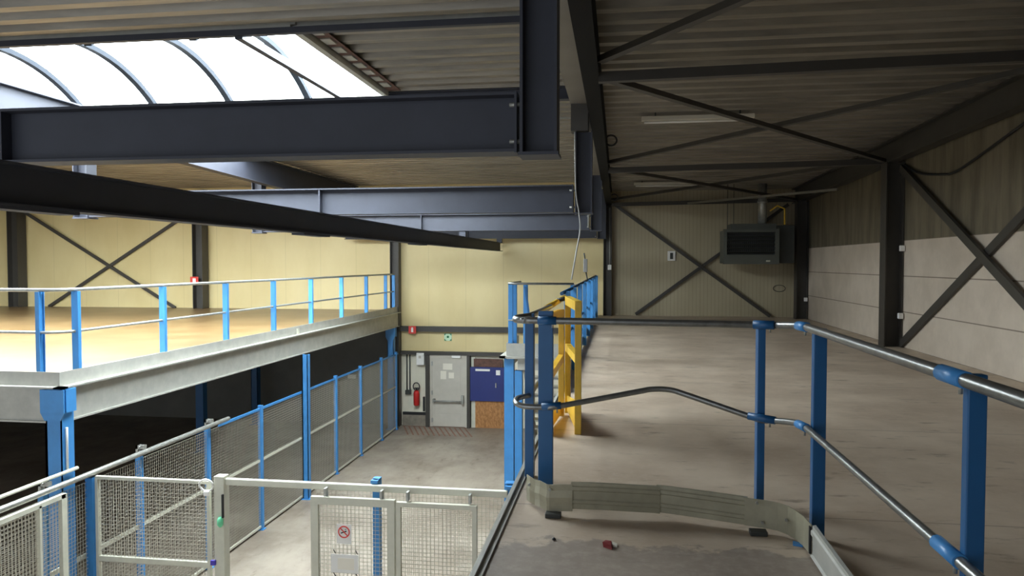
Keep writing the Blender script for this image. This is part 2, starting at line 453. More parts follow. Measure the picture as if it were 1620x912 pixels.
# box gutter between the two roofs, in two lengths
solo(MB().box(-0.66, -0.425, -1.1, 9.99, 3.6, 3.775), 'box_gutter', M['soffit'], 'grey-bottomed box gutter between the two roofs, near length', 'gutter')
solo(MB().box(-0.62, -0.395, 10.42, 15.48, 3.30, 3.62), 'box_gutter', M['soffit'], 'grey-bottomed box gutter beyond the second hanging post', 'gutter')

# crane portal: hanging posts, cross beams, runway beam
YB = [4.67, 10.15, 15.6, 20.5]
ORD = ['nearest the camera', 'second down the hall', 'third down the hall', 'last, against the far wall']
def hpost(x, y, z0, z1, label, plate=True, d=0.22):
    t = thing('hanging_post', (x, y, z0), label, 'post')
    mb = MB(); mb.isec((x, y, z0), (x, y, z1), 0.23, d, 0.012, 0.018, up=(1, 0, 0)); mb.build('column_section', M['steel'], t)
    if plate: MB().box(x - 0.125, x + 0.125, y - d / 2 - 0.01, y + d / 2 + 0.01, z0 - 0.02, z0).build('end_plate', M['steel'], t)
    return t
for i, y in enumerate(YB):
    z1 = [3.9, 3.24, 3.30, 3.5][i]
    t = hpost(-0.50 + (0.015 if i else 0), y, 2.15, z1, 'dark hanging post at the right end of the cross beam ' + ORD[i])
    if i == 1:
        MB().box(-0.655, -0.425, 10.0, 10.26, 3.24, 3.60).build('bracket', M['steelb'], t)
    if i < 3:
        hpost(-7.98, y, 2.15, 3.86, 'dark hanging post at the left end of the cross beam ' + ORD[i])
for i, y in enumerate(YB):
    x1 = -0.635 if i == 0 else -0.625
    t = thing('cross_beam', (-4, y, 2.15), ['broad dark steel cross beam nearest the camera, under the rooflight', 'blue-lit steel cross beam second down the hall', 'grey-lit steel cross beam third down the hall', 'dark steel cross beam last, against the far wall'][i], 'beam')
    h = [0.37, 0.37, 0.36, 0.24][i]; zc = 2.155 + h / 2
    MB().isec((-7.84, y, zc), (x1 - 0.016, y, zc), h, 0.2, 0.012, 0.018).build('beam_section', M['steel'], t)
    MB().box(x1 - 0.016, x1, y - 0.1, y + 0.1, zc - h / 2 - 0.005, zc + h / 2 + 0.005).build('end_plate', M['steel'], t)
    MB().box(-4.245, -4.225, y - 0.095, y + 0.095, zc - h / 2 + 0.018, zc + h / 2 - 0.018).build('stiffener', M['steel'], t)
    for z in (zc - h * 0.32, zc + h * 0.30):
        MB().tube([(x1 - 0.05, y - 0.06, z), (x1 + 0.03, y - 0.06, z)], 0.014, 8).build('bolt', M['galv'], t)
# runway beam hung under the cross beams
t = thing('runway_beam', (-3.33, 12, 1.78), 'long dark crane runway beam hung beneath the cross beams', 'beam')
MB().isec((-3.33, 2.2, 1.89), (-3.33, 20.6, 1.92), 0.24, 0.15, 0.01, 0.014).build('beam_section', M['steel'], t)
for y in YB[2:]:
    z = 1.89 + (y - 2.2) * 0.03 / 18.4 + 0.12
    MB().box(-3.40, -3.26, y - 0.07, y + 0.07, z, 2.155).build('hanger', M['steel'], t)
for y in (3.75, 7.7, 12.0):
    z = 1.89 + (y - 2.2) * 0.03 / 18.4 - 0.12
    MB().box(-3.40, -3.26, y - 0.35, y + 0.35, z - 0.02, z).build('splice_plate', M['steel'], t)

# struts across the right bay and the braces between them
TY = [1.05, 7.6, 14.1, 20.6]
for i, y in enumerate(TY):
    z = rbot(y) + 0.02
    solo(MB().bar((-0.22, y, z - 0.02), (4.62, y, z + 0.05), 0.09, 0.10), 'roof_strut', M['steelb'], 'dark strut across the right-hand ceiling, ' + ['overhead beside the camera', 'first in view', 'in line with the middle wall column', 'against the far wall'][i], 'strut')
for i in range(3):
    ya, yb = TY[i], TY[i + 1]
    t = thing('roof_brace', (2.2, (ya + yb) / 2, 3.3), 'crossed roof brace in the right-hand ceiling, ' + ['nearest bay overhead', 'bay between first and second struts', 'bay before the far wall'][i], 'brace')
    za, zb = rbot(ya) + 0.06, rbot(yb) + 0.06
    MB().bar((-0.2, ya + .2, za), (4.6, yb - .2, zb), 0.085, 0.06).build('brace_bar', M['steelb'], t)
    MB().bar((-0.2, yb - .2, zb + 0.065), (4.6, ya + .2, za + 0.065), 0.085, 0.06).build('brace_bar', M['steelb'], t)

# columns
def hcol(x, y, z0, z1, w, d, m, label, axis='x'):
    up = (1, 0, 0) if axis == 'x' else (0, 1, 0)
    hh, bb = (w, d) if axis == 'x' else (d, w)
    return solo(MB().isec((x, y, z0), (x, y, z1), hh, bb, 0.012, 0.02, up=up), 'steel_column', m, label, 'column')
hcol(4.72, 7.6, 0, rbot(7.6), 0.30, 0.28, M['steelb'], 'dark steel column on the concrete wall, nearest the camera')
hcol(4.72, 13.8, 0, rbot(13.8), 0.30, 0.28, M['steelb'], 'dark steel column on the concrete wall between the crossed brace and the far corner')
hcol(4.72, 20.3, 0, rbot(20.3), 0.30, 0.28, M['steelb'], 'dark steel column in the far corner of the right wall, behind the heater')
hcol(-0.33, 20.8, 0, rbot(20.8), 0.23, 0.24, M['steelb'], 'dark steel column on the far wall at the left edge of the right mezzanine')
hcol(-6.44, 20.78, GZ, 3.6, 0.26, 0.24, M['steelb'], 'dark steel column on the far wall at the end of the long mesh fence')
hcol(-12.50, 20.72, LZ, 3.6, 0.32, 0.34, M['steelb'], 'dark steel column on the far wall with a small red sign')
hcol(-18.68, 20.72, LZ, 3.6, 0.36, 0.36, M['steelb'], 'dark steel column on the far wall, far left of the left mezzanine')

# wall braces
def xbrace(a0, a1, b0, b1, w, label):
    t = thing('wall_brace', ((V(a0) + V(a1)) / 2).to_tuple(), label, 'brace')
    nrm = (0, 1, 0) if abs(a0[1] - a1[1]) < 0.5 else (1, 0, 0)
    sh = V(nrm) * -0.06
    MB().bar(a0, a1, w, 0.05, nrm).build('brace_bar', M['steelb'], t)
    MB().bar(V(b0) + sh, V(b1) + sh, w, 0.05, nrm).build('brace_bar', M['steelb'], t)
xbrace((4.85, 13.64, 0.06), (4.85, 7.76, 3.1), (4.85, 13.62, 3.10), (4.85, 7.76, 0.02), 0.13, 'dark crossed brace on the concrete wall')
xbrace((0.45, 20.88, 0.04), (4.5, 20.88, 3.05), (-0.15, 20.88, 3.10), (4.05, 20.88, 0.02), 0.085, 'dark crossed brace on the far wall beneath the heater')
xbrace((-17.74, 20.88, LZ), (-12.9, 20.88, 3.02), (-18.7, 20.88, 3.2), (-13.4, 20.88, LZ), 0.09, 'dark crossed brace on the cream wall above the left mezzanine')

# far-wall rails
structure(MB().box(XF - 0.05, XD + 0.1, YW - 0.16, YW, -0.52, -0.37).build('trim_1', M['steelb']))
structure(MB().box(XF - 0.05, XD + 0.1, YW - 0.14, YW, -1.20, -1.10).build('trim_2', M['steelb']))
structure(MB().box(-6.28, -5.55, YW - 0.05, YW, -2.98, -2.90).build('trim_3', M['black']))
structure(MB().box(-6.28, -5.50, YW - 0.07, YW, GZ, -2.98).build('baseboard_back', M['kerb']))
solo(MB().box(-5.55, -5.44, YW - 0.2, YW, GZ, -1.2), 'door_post', M['steelb'], 'dark steel post between the fire extinguisher and the grey door', 'post')
solo(MB().box(-4.33, -4.24, YW - 0.2, YW, GZ, -1.2), 'door_post', M['steelb'], 'dark steel post between the grey door and the boarded opening', 'post')

# ------------------------------------------------------------------ left mezzanine edge
t = thing('edge_beam', (XF, 14, -0.35), 'long galvanised edge beam of the left mezzanine', 'beam')
MB().box(XF - 0.06, XF - 0.05, 7.62, 20.7, 0.05, 0.21).box(-25.98, XF - 0.05, 7.61, 7.62, 0.05, 0.21).build('toe_plate', M['galvp'], t)
MB().box(XF - 0.06, XF + 0.05, 7.52, 20.7, 0.03, 0.05).box(-25.98, XF + 0.05, 7.52, 7.62, 0.03, 0.05).build('lip', M['galvp'], t)
MB().box(XF - 0.05, XF - 0.03, 7.60, 20.7, -0.35, 0.03).box(XF - 0.12, XF + 0.0, 7.58, 20.7, -0.37, -0.35).build('beam_web', M['galvp'], t)
MB().box(-25.98, XF - 0.03, 7.58, 7.60, -0.35, 0.03).box(-25.98, XF - 0.05, 7.56, 7.66, -0.37, -0.35).build('beam_web', M['galvp'], t)
MB().box(XF + 0.0, XF + 0.012, 13.80, 13.9, 0.05, 0.17).build('splice_plate', M['ivory'], t)

def dcol(x, y, z1, label, w=0.2, haunch=True, m=None, dx=0.0):
    t = thing('deck_column', (x, y, GZ), label, 'column')
    m = m or M['blue']
    MB().isec((x, y, GZ + 0.015), (x, y, z1), w, w * 0.95, 0.014, 0.018, up=(1, 0, 0)).box(x - w / 2, x + w / 2, y - w * .475, y - w * .455, GZ + 0.015, z1).build('column_section', m, t)
    MB().box(x - w * .75, x + w * .75, y - w * .75, y + w * .75, GZ, GZ + 0.015).build('base_plate', m, t)
    if haunch:
        MB().box(x - w * .75, x + w * .75, y - w / 2 - 0.02, y - w / 2 - 0.003, z1 - 0.27, z1 - 0.005).box(x - w * .75, x - w * .5, y - w * .4, y + w * .4, z1 - .27, z1 - .005).box(x + w * .5, x + w * .75, y - w * .4, y + w * .4, z1 - .27, z1 - .005).prism([(x - w * .5, y - w / 2 - .003, z1 - .36), (x + w * .5, y - w / 2 - .003, z1 - .36), (x + w * .75, y - w / 2 - .003, z1 - .27), (x - w * .75, y - w / 2 - .003, z1 - .27)], (0, -0.015, 0)).build('head_plate', m, t)
    return t
dcol(-6.38, 7.64, 0.025, 'blue deck column with a flared head under the near corner of the left mezzanine')
dcol(-6.215, 14.03, -0.37, 'blue deck column standing in the line of the long mesh fence', haunch=False, w=0.12)
dcol(-6.44, 20.35, -0.36, 'blue deck column at the far end of the long mesh fence', haunch=True, w=0.18)
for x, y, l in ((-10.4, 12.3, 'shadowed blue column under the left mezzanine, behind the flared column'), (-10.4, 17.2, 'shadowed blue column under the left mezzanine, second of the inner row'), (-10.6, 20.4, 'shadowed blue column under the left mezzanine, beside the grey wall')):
    dcol(x, y, -0.12, l, haunch=False, w=0.2, m=M['blueshaded'])

# left guardrail
PY = [7.95, 9.64, 11.33, 13.02, 14.72, 16.44, 18.14, 19.72, 20.45]
t = thing('guardrail', (XF - 0.09, 14, LZ), 'blue-posted guardrail along the left mezzanine', 'guardrail')
GX = XF - 0.095
for y in PY: MB().isec((GX, y, LZ), (GX, y, 1.13), 0.085, 0.05, 0.008, 0.008, up=(1, 0, 0)).box(GX - .04, GX + .04, y - .027, y - .02, LZ, 1.13).build('post', M['blue'], t)
for x in (-6.66, -8.3, -9.9): MB().isec((x, 7.70, LZ), (x, 7.70, 1.13), 0.085, 0.05, 0.008, 0.008, up=(0, 1, 0)).box(x - .025, x + .025, 7.655, 7.665, LZ, 1.13).build('post', M['blue'], t)
def corner_path(z): return [(GX, 20.5, z), (GX, 7.95, z)] + arc((GX - 0.25, 7.95), 0.25, 0, -math.pi / 2, 6, z)[1:] + [(-12, 7.70, z)]
MB().tube(corner_path(1.15), 0.022, 10).build('top_rail', M['galv'], t)
MB().tube([(p[0] + 0.0, p[1], p[2]) for p in corner_path(0.655)], 0.018, 10).build('middle_rail', M['galv'], t)

# ------------------------------------------------------------------ right mezzanine edge, enclosure guardrail
t = thing('edge_angle', (XD, 4, 0), 'double aluminium edge strip along the open side of the right deck', 'strip')
MB().box(XD - 0.055, XD - 0.03, -2, 11.45, -0.03, 0.03).build('outer_strip', M['galvp'], t)
MB().box(XD - 0.028, XD - 0.003, -2, 11.45, -0.28, 0.012).build('inner_strip', M['galvp'], t)

def tpath(z, dmg=False):
    return [(-0.56, 7.0, z)]
t = thing('guardrail', (0.3, 4.6, 0), 'blue-posted guardrail with dented tube rails around the foreground landing', 'guardrail')
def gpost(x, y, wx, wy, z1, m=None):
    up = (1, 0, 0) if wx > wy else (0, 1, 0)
    return MB().box(x - wx / 2, x + wx / 2, y - wy / 2, y + wy / 2, 0.0, z1).build('post', m or M['blueshaded'], t, bevel=0.004)
gpost(-0.455, 4.62, 0.092, 0.055, 1.16); gpost(-0.60, 4.98, 0.06, 0.085, 1.12)
gpost(0.842, 4.60, 0.045, 0.08, 1.115); gpost(1.038, 4.05, 0.066, 0.05, 1.12); gpost(1.021, 2.3, 0.053, 0.036, 1.14); gpost(1.021, 0.6, 0.053, 0.036, 1.14)
def smoothpath(pts, n=6):
    out = []
    P = [V(p) for p in pts]; P = [P[0] * 2 - P[1]] + P + [P[-1] * 2 - P[-2]]
    for i in range(1, len(P) - 2):
        for k in range(n):
            u = k / n; a, b, c, d = P[i - 1], P[i], P[i + 1], P[i + 2]
            out.append(0.5 * ((2 * b) + (c - a) * u + (2 * a - 5 * b + 4 * c - d) * u * u + (3 * b - a - 3 * c + d) * u ** 3))
    out.append(P[-2]); return out
top = [(-0.58, 6.3, 1.09), (-0.60, 5.2, 1.10)] + [(-0.60 , 4.95, 1.105)] + [(-0.655, 4.78, 1.105), (-0.645, 4.62, 1.105), (-0.58, 4.565, 1.105), (-0.455, 4.56, 1.105), (0.845, 4.545, 1.095), (0.92, 4.47, 1.10), (0.975, 4.28, 1.115), (0.982, 4.08, 1.122), (0.982, 2.3, 1.125), (0.982, 0.3, 1.125)]
sp = smoothpath(top[2:10]); MB().tube([top[0], top[1]] + sp + top[10:], 0.0215, 12).build('top_rail', M['tube'], t)
mid = [(-0.60, 6.2, 0.56), (-0.60, 4.95, 0.565), (-0.655, 4.78, 0.575), (-0.645, 4.62, 0.575), (-0.58, 4.565, 0.565), (-0.45, 4.56, 0.565), (-0.36, 4.56, 0.575), (0.10, 4.66, 0.655), (0.20, 4.68, 0.672), (0.31, 4.68, 0.672), (0.42, 4.66, 0.645), (0.80, 4.56, 0.535), (0.86, 4.545, 0.525), (0.92, 4.47, 0.54), (0.975, 4.25, 0.575), (0.982, 4.05, 0.59), (0.982, 2.3, 0.593), (0.982, 0.3, 0.593)]
MB().tube([mid[0]] + smoothpath(mid[1:16], 5) + mid[16:], 0.018, 12).build('middle_rail', M['tube'], t)
for p, q in (((-0.50, 4.558, 1.105), (-0.385, 4.558, 1.105)), ((0.79, 4.545, 1.096), (0.90, 4.50, 1.098)), ((0.976, 4.24, 1.117), (0.982, 4.08, 1.122)), ((0.982, 2.43, 1.125), (0.982, 2.27, 1.125)), ((0.982, 2.44, 0.593), (0.982, 2.28, 0.593)),
             ((-0.475, 4.56, 0.566), (-0.355, 4.562, 0.577)), ((0.77, 4.565, 0.545), (0.91, 4.49, 0.537)), ((0.975, 4.22, 0.578), (0.982, 4.06, 0.59))):
    MB().tube([p, q], 0.0262 if p[2] > 0.8 else 0.0235, 12).build('sleeve', M['blue'] if p[0] > 0.95 else M['blueshaded'], t)
    MB().tube([V(p) + (V(q) - V(p)) * .8 + V((0, 0, -0.045)), V(p) + (V(q) - V(p)) * .8], 0.006, 6).build('set_screw', M['galv'], t)

# dented toe board inside the guardrail
t = thing('toe_board', (0.2, 4.25, 0), 'dented zinc toe board standing askew on the foreground deck', 'toe board')
def sheet(path, prof, name, m, parent, th=0.006):
    # path: plan points; prof: list of (out, z) across the board, `out` towards the viewer side
    rows = []
    for i, p in enumerate(path):
        a = V(path[max(0, i - 1)][:2]); b = V(path[min(len(path) - 1, i + 1)][:2]); d = (b - a).normalized(); n = V((d.y, -d.x))
        dz = p[2] if len(p) > 2 else 0; lean = p[3] if len(p) > 3 else 0
        rows.append([(p[0] + n.x * (o - lean * z), p[1] + n.y * (o - lean * z), z + dz) for o, z in prof])
    o = MB().strip(rows).build(name, m, parent)
    s = o.modifiers.new('sheet', 'SOLIDIFY'); s.thickness = th; s.offset = 0
    return o
flat = [(0.0, 0.0), (0.0, 0.03), (0.006, 0.036), (0.006, 0.05), (0, 0.056), (0.0, 0.105), (0.006, 0.112), (0.006, 0.128), (0, 0.134), (0.0, 0.15), (-0.012, 0.152)]
plain = [(0.004, 0.0), (0.004, 0.05), (0.004, 0.1), (0.004, 0.152)]
sheet([(-0.27, 4.235, .042), (-0.1, 4.24, .042), (0.08, 4.245, .038), (0.2, 4.255, .034), (0.235, 4.258, .03)], flat, 'ribbed_length', M['zinc'], t)
sheet([(0.215, 4.268, .036), (0.245, 4.262, .036), (0.36, 4.235, .034), (0.53, 4.195, .03), (0.70, 4.15, .026)], flat, 'ribbed_length', M['zinc'], t)
crease = [(-0.545, 4.43, .02), (-0.52, 4.38, .022), (-0.485, 4.345, .016), (-0.45, 4.285, .028), (-0.405, 4.235, .024), (-0.395, 4.232, .024), (-0.33, 4.234, .028), (-0.262, 4.235, .03)]
sheet(crease, [(0.006, 0.0), (0.006 , 0.04), (0.01, 0.08), (0.004, 0.12), (0.006, 0.155)], 'corner_plate', M['zinc'], t)
sheet([(0.685, 4.153, .026), (0.79, 4.12, .026), (0.85, 4.095, .024), (0.895, 4.055, .02), (0.925, 4.0, .015), (0.945, 3.92, .012), (0.952, 3.80, .012)], plain, 'corner_plate', M['zinc'], t)
sheet([(0.953, 3.79, .012), (0.953, 3.3, .01), (0.953, 2.4, .01), (0.953, 1.2, .01)], [(0.012, 0.0), (0.0, 0.01), (0.0, 0.1), (0.008, 0.108), (0.008, 0.125), (0.0, 0.132), (0.0, 0.15), (-0.014, 0.152)], 'straight_length', M['galvp'], t)
MB().box(0.938, 0.9475, 3.795, 3.812, 0.02, 0.155).build('joint_gap', M['black'], t)
for x, y in ((0.745, 4.08), (-0.37, 4.20)):
    MB().box(x - 0.045, x + 0.045, y - 0.03, y + 0.03, 0.0, 0.026).build('clamp_foot', M['dark'], t, bevel=0.004)
for p in ((0.742, 4.118, 0.165), (0.88, 4.055, 0.1), (0.77, 4.112, 0.06), (-0.53, 4.385, 0.13), (-0.39, 4.222, 0.155)):
    MB().lathe((p[0], p[1] - 0.02, p[2]), [(0.008, 0), (0.008, 0.012)], 8, 'y').build('bolt', M['galv'], t)

# far run of blue guardrail down the right deck edge
t = thing('guardrail', (XD + 0.02, 14, 0), 'blue guardrail along the right mezzanine beyond the yellow gate', 'guardrail')
for y in (8.75, 10.1, 11.6, 13.2, 14.9, 16.6, 18.3, 20.1):
    MB().box(XD - 0.025, XD + 0.045, y - 0.03, y + 0.03, 0, 1.13).build('post', M['blue'], t, bevel=0.004)
MB().tube([(XD - 0.02, 8.3, 1.12), (XD - 0.02, 20.6, 1.12)], 0.022, 10).build('top_rail', M['blueshaded'], t)
MB().tube([(XD - 0.02, 8.3, 0.58), (XD - 0.02, 20.6, 0.58)], 0.018, 10).build('middle_rail', M['blueshaded'], t)
MB().box(XD - 0.03, XD - 0.02, 8.3, 20.6, 0.02, 0.16).build('toe_plate', M['galvp'], t)

# yellow pallet gate
t = thing('pallet_gate', (-0.5, 7.1, 0), 'yellow swing pallet gate in the edge of the right deck', 'gate')
def side(a, b, za, zb, mid0, mid1, k0, k1):
    a3, b3 = V((a[0], a[1], 0)), V((b[0], b[1], 0))
    MB().bar(a3 + V((0, 0, 0.0)), a3 + V((0, 0, za)), 0.055, 0.055, (0, 1, 0)).build('upright', M['yellow'], t, bevel=0.004)
    MB().bar(b3 + V((0, 0, 0.0)), b3 + V((0, 0, zb)), 0.055, 0.055, (0, 1, 0)).build('upright', M['yellow'], t, bevel=0.004)
    MB().bar(a3 + V((0, 0, za - .04)), b3 + V((0, 0, zb - .04)), 0.06, 0.08).build('top_bar', M['yellow'], t)
    MB().bar(a3 + V((0, 0, mid0)), b3 + V((0, 0, mid1)), 0.05, 0.07).build('middle_bar', M['yellow'], t)
    d = (b3 - a3).normalized(); n = V((d.y, -d.x, 0)) * 0.006
    L = (b3 - a3)
    MB().prism([a3 + L * .02 + V((0, 0, .02)), a3 + L * .98 + V((0, 0, .0)), a3 + L * .98 + V((0, 0, k1)), a3 + L * .02 + V((0, 0, k0))], n).build('kick_plate', M['yellow'], t)
side((-0.495, 7.20), (-0.345, 6.3), 1.14, 1.14, 0.645, 0.64, .17, .28)
side((-0.545, 7.04), (-0.60, 6.2), 1.02, 1.04, 0.56, 0.48, .09, .18)
MB().tube([(-0.60, 6.1, 1.085), (-0.60, 8.2, 1.085)], 0.028, 10).build('handrail', M['yellow'], t)
MB().tube([(-0.60, 7.2, 1.10), (-0.50, 7.2, 1.12)], 0.02, 8).build('hinge_pin', M['black'], t)

# stair landing off the right deck
LX0, LX1, LY0, LY1 = -1.75, XD - 0.06, 11.5, 12.9
t = thing('stair_landing', (-1.2, 12.2, -0.21), 'small galvanised stair landing beside the right deck', 'landing')
MB().box(LX0, LX1, LY0, LY1, -0.05, 0.0).build('deck_plate', M['galvp'], t)
MB().box(LX0 - 0.0, LX1, LY0 - 0.012, LY0, 0.0, 0.2).box(LX0 - 0.012, LX0, LY0, LY1, 0.0, 0.2).build('toe_plate', M['galvp'], t)
MB().box(LX0 - 0.11, LX1, LY0 - 0.1, LY0 - .012, -0.03, 0.0).box(LX0 - 0.11, LX0 - .012, LY0 - .1, LY1, -0.03, 0.0).build('lip', M['galvp'], t)
MB().box(LX0 + 0.17, LX1, LY0 + 0.0, LY0 + 0.02, -0.22, -0.05).box(LX0, LX0 + 0.02, LY0 + .2, LY1, -0.22, -0.05).build('edge_channel', M['galvp'], t)
for x, w, l, z1 in ((-1.725, 0.15, 'bright blue landing column carrying the left corner of the stair landing', -0.03), (-1.575, 0.115, 'bright blue landing column close beside the corner column', -0.22)):
    c = thing('landing_column', (x, 11.62, GZ), l, 'column')
    MB().isec((x, 11.62, GZ + .015), (x, 11.62, z1 - 0.02), w, 0.14, 0.01, 0.012, up=(1, 0, 0)).box(x - w / 2, x + w / 2, 11.535, 11.55, GZ + .015, z1 - .02).build('column_section', M['blue'], c)
    MB().box(x - w * .5, x + w * .5, 11.52, 11.74, GZ, GZ + .015).build('base_plate', M['blue'], c)
t = thing('guardrail', (-1.2, 11.55, 0), 'small blue guardrail around the stair landing', 'guardrail')
for x, y in ((-1.70, 11.56), (-1.71, 12.1), (-1.46, 11.56), (-0.72, 11.56)):
    MB().box(x - 0.035, x + 0.035, y - 0.03, y + 0.03, 0.0, 1.13).build('post', M['blue'], t, bevel=0.004)
MB().bar((-1.46, 11.5, 1.1), (-1.40, 11.5, 0.65), 0.03, 0.03).build('stay', M['blueshaded'], t)
for z, r in ((1.14, 0.018), (0.56, 0.016)):
    MB().tube([(-1.71, 12.8, z), (-1.74, 11.7, z), (-1.73, 11.54, z), (-1.6, 11.53, z), (-0.70, 11.53, z)], r, 8).build('rail', M['tube'], t)
# flight of steps going down from the landing, away from the camera
t = thing('staircase', (-1.2, 14.5, GZ), 'galvanised flight of steps going down behind the stair landing', 'staircase')
NS = 16
for s in (-1.70, -0.82):
    MB().bar((s, LY1, -0.10), (s, LY1 + 3.5, GZ + 0.1), 0.02, 0.22).build('stringer', M['galvp'], t)
for k in range(1, NS):
    y = LY1 + 3.5 * k / NS; z = -0.02 + (GZ + 0.02) * k / NS
    MB().box(-1.68, -0.84, y - 0.13, y + 0.13, z - 0.035, z).build('tread', M['galv'], t)

# ------------------------------------------------------------------ mesh fences
def mesh_panel(mb, o, ux, uz, w, h, pitch=0.045, th=0.0038):
    o, ux, uz = V(o), V(ux), V(uz); n = ux.cross(uz)
    nv = int(w / pitch); nh = int(h / pitch)
    def wire(p, q, off):
        d = (q - p).normalized(); a = d.cross(n).normalized() * th / 2; b = n * th / 2; c = n * off
        ring0 = [mb.bm.verts.new(p + c + x) for x in (-a - b, a - b, a + b, -a + b)]
        ring1 = [mb.bm.verts.new(q + c + x) for x in (-a - b, a - b, a + b, -a + b)]
        for k in range(4): mb.bm.faces.new((ring0[k], ring0[(k + 1) % 4], ring1[(k + 1) % 4], ring1[k]))
    for i in range(nv + 1):
        p = o + ux * (w * i / nv); wire(p, p + uz * h, th / 2)
    for i in range(nh + 1):
        p = o + uz * (h * i / nh); wire(p, p + ux * w, -th / 2)
    return mb
FT = -1.08
FY = 7.93
t = thing('mesh_fence', (XF, 14, GZ), 'long blue-posted wire mesh fence under the left mezzanine edge', 'fence')
FP = [5.6, 7.27, 8.93, 10.57, 12.28, 14.22, 15.8, 17.4, 19.01, 20.32]
for i, y in enumerate(FP):
    if abs(y - 14.22) < .01: continue
    MB().box(XF - 0.035, XF + 0.035, y - 0.035, y + 0.035, GZ, FT + 0.02).box(XF - 0.06, XF + 0.06, y - 0.06, y + 0.06, GZ, GZ + 0.012).build('post', M['blue'], t)
MB().bar((XF, 10.9, FT - .04), (XF, 20.5, FT - .06), 0.03, 0.04).build('top_rail', M['blue'], t)
MB().bar((XF - .01, 4.6, -2.03), (XF - .01, 20.4, -2.06), 0.03, 0.045).build('middle_rail', M['ivory'], t)
MB().bar((XF, 4.6, GZ + 0.06), (XF, 20.4, GZ + 0.06), 0.03, 0.04).build('bottom_rail', M['ivory'], t)
for a, b in zip([4.6] + FP, FP):
    mesh_panel(MB(), (XF + (0.05 if b < 9 else 0.0), a + .04, GZ + 0.08), (0, 1, 0), (0, 0, 1), b - a - .08, FT - 0.06 - GZ - 0.08).build('mesh_panel', M['wire'], t)
# sliding-gate track tube along the near part of the long fence
t = thing('gate_track', (XF + .1, 8, FT), 'thick galvanised gate track along the near part of the long fence', 'track')
MB().tube([(XF + 0.10, 4.6, -1.045), (XF + 0.10, 11.02, -1.03)], 0.034, 12).build('tube', M['galv'], t)
for y in (7.27, 8.93, 10.57):
    MB().box(XF - 0.03, XF + 0.09, y - 0.03, y + 0.03, -1.0, -0.95).box(XF - .03, XF + .0, y - .03, y + .03, -1.06, -.95).build('bracket', M['galv'], t)
    MB().tube([(XF + 0.03, y - .05, -0.97), (XF + 0.03, y + .05, -0.97)], 0.012, 8).build('bolt', M['galv'], t)
t = thing('gate_leaf', (XF + .12, 6.2, GZ), 'ivory-framed sliding mesh gate leaf parked against the long fence', 'gate')
LXg = XF + 0.15
MB().bar((LXg, 4.8, -1.14), (LXg, 7.40, -1.14), 0.05, 0.05).build('top_rail', M['ivory'], t)
MB().box(LXg - .025, LXg + .025, 7.34, 7.42, GZ + .06, -1.12).build('stile', M['ivory'], t)
MB().box(LXg - .025, LXg + .025, 7.02, 7.05, GZ + .06, -1.14).build('stile', M['ivory'], t)
MB().bar((LXg, 4.8, GZ + .1), (LXg, 7.40, GZ + .1), 0.05, 0.06).build('bottom_rail', M['ivory'], t)
mesh_panel(MB(), (LXg, 4.8, GZ + .12), (0, 1, 0), (0, 0, 1), 2.56, 2.02).build('mesh_panel', M['wire'], t)
# white handrail and conduit behind the near column
solo(MB().tube([(XF + .065, 4.6, -0.93), (XF + .065, 7.72, -0.92)], 0.022, 8), 'handrail', M['ivory'], 'thin white handrail above the gate track at the near end of the long fence', 'rail')
solo(MB().tube([(-6.262, 7.6, -0.93), (-6.262, 7.6, -0.55), (-6.262, 7.6, -0.42)], 0.014, 8), 'conduit', M['white'], 'short white conduit on the flared blue deck column', 'conduit')

# cross fence in the foreground
t = thing('mesh_fence', (-4, FY, GZ), 'short cross fence of mesh and track below the foreground deck', 'fence')
MB().box(-6.27, -6.18, FY - .045, FY + .045, GZ, -1.09).build('post', M['blue'], t)
MB().box(-2.76, -2.68, FY + .07, FY + .15, GZ, -0.98).build('post', M['blue'], t)
MB().box(-1.24, -1.14, FY + .07, FY + .17, GZ, -0.97).build('post', M['blue'], t)
MB().box(-4.62, -4.50, FY - .06, FY + .06, GZ, -1.0).build('post', M['ivory'], t)
MB().box(-4.50, -1.20, FY - .03, FY + .03, -1.105, -1.03).build('track_tube', M['ivory'], t, bevel=0.008)
for x in (-2.72, -1.19):
    MB().box(x - .04, x + .04, FY + .0, FY + .1, -1.02, -0.985).box(x - .03, x + .03, FY + .04, FY + .1, -1.13, -.985).build('bracket', M['blue'], t)
mesh_panel(MB(), (-2.68, FY + .11, GZ + .1), (1, 0, 0), (0, 0, 1), 1.44, 2.05).build('mesh_panel', M['wire'], t)
mesh_panel(MB(), (-3.45, FY + .11, GZ + .1), (1, 0, 0), (0, 0, 1), .7, 2.05).build('mesh_panel', M['wire'], t)
def leaf(name, x0, x1, y, ztop, label, midz=None, fw=0.07, low=GZ + 0.06):
    t = thing(name, ((x0 + x1) / 2, y, GZ), label, 'gate')
    MB().box(x0, x0 + fw, y - .025, y + .025, low, ztop).build('stile', M['ivory'], t)
    MB().box(x1 - fw, x1, y - .025, y + .025, low, ztop).build('stile', M['ivory'], t)
    MB().box(x0 + fw, x1 - fw, y - .025, y + .025, ztop - fw, ztop).build('top_rail', M['ivory'], t)
    MB().box(x0 + fw, x1 - fw, y - .025, y + .025, low, low + fw).build('bottom_rail', M['ivory'], t)
    if midz: MB().box(x0 + fw, x1 - fw, y - .02, y + .02, midz - .03, midz + .03).build('middle_rail', M['ivory'], t)
    mesh_panel(MB(), (x0 + fw, y, low + fw), (1, 0, 0), (0, 0, 1), x1 - x0 - 2 * fw, ztop - low - 2 * fw).build('mesh_panel', M['wire'], t)
    return t
leaf('swing_gate', -6.16, -4.70, FY, -1.07, 'ivory swing gate leaf between blue post and ivory post', -2.06, 0.035)
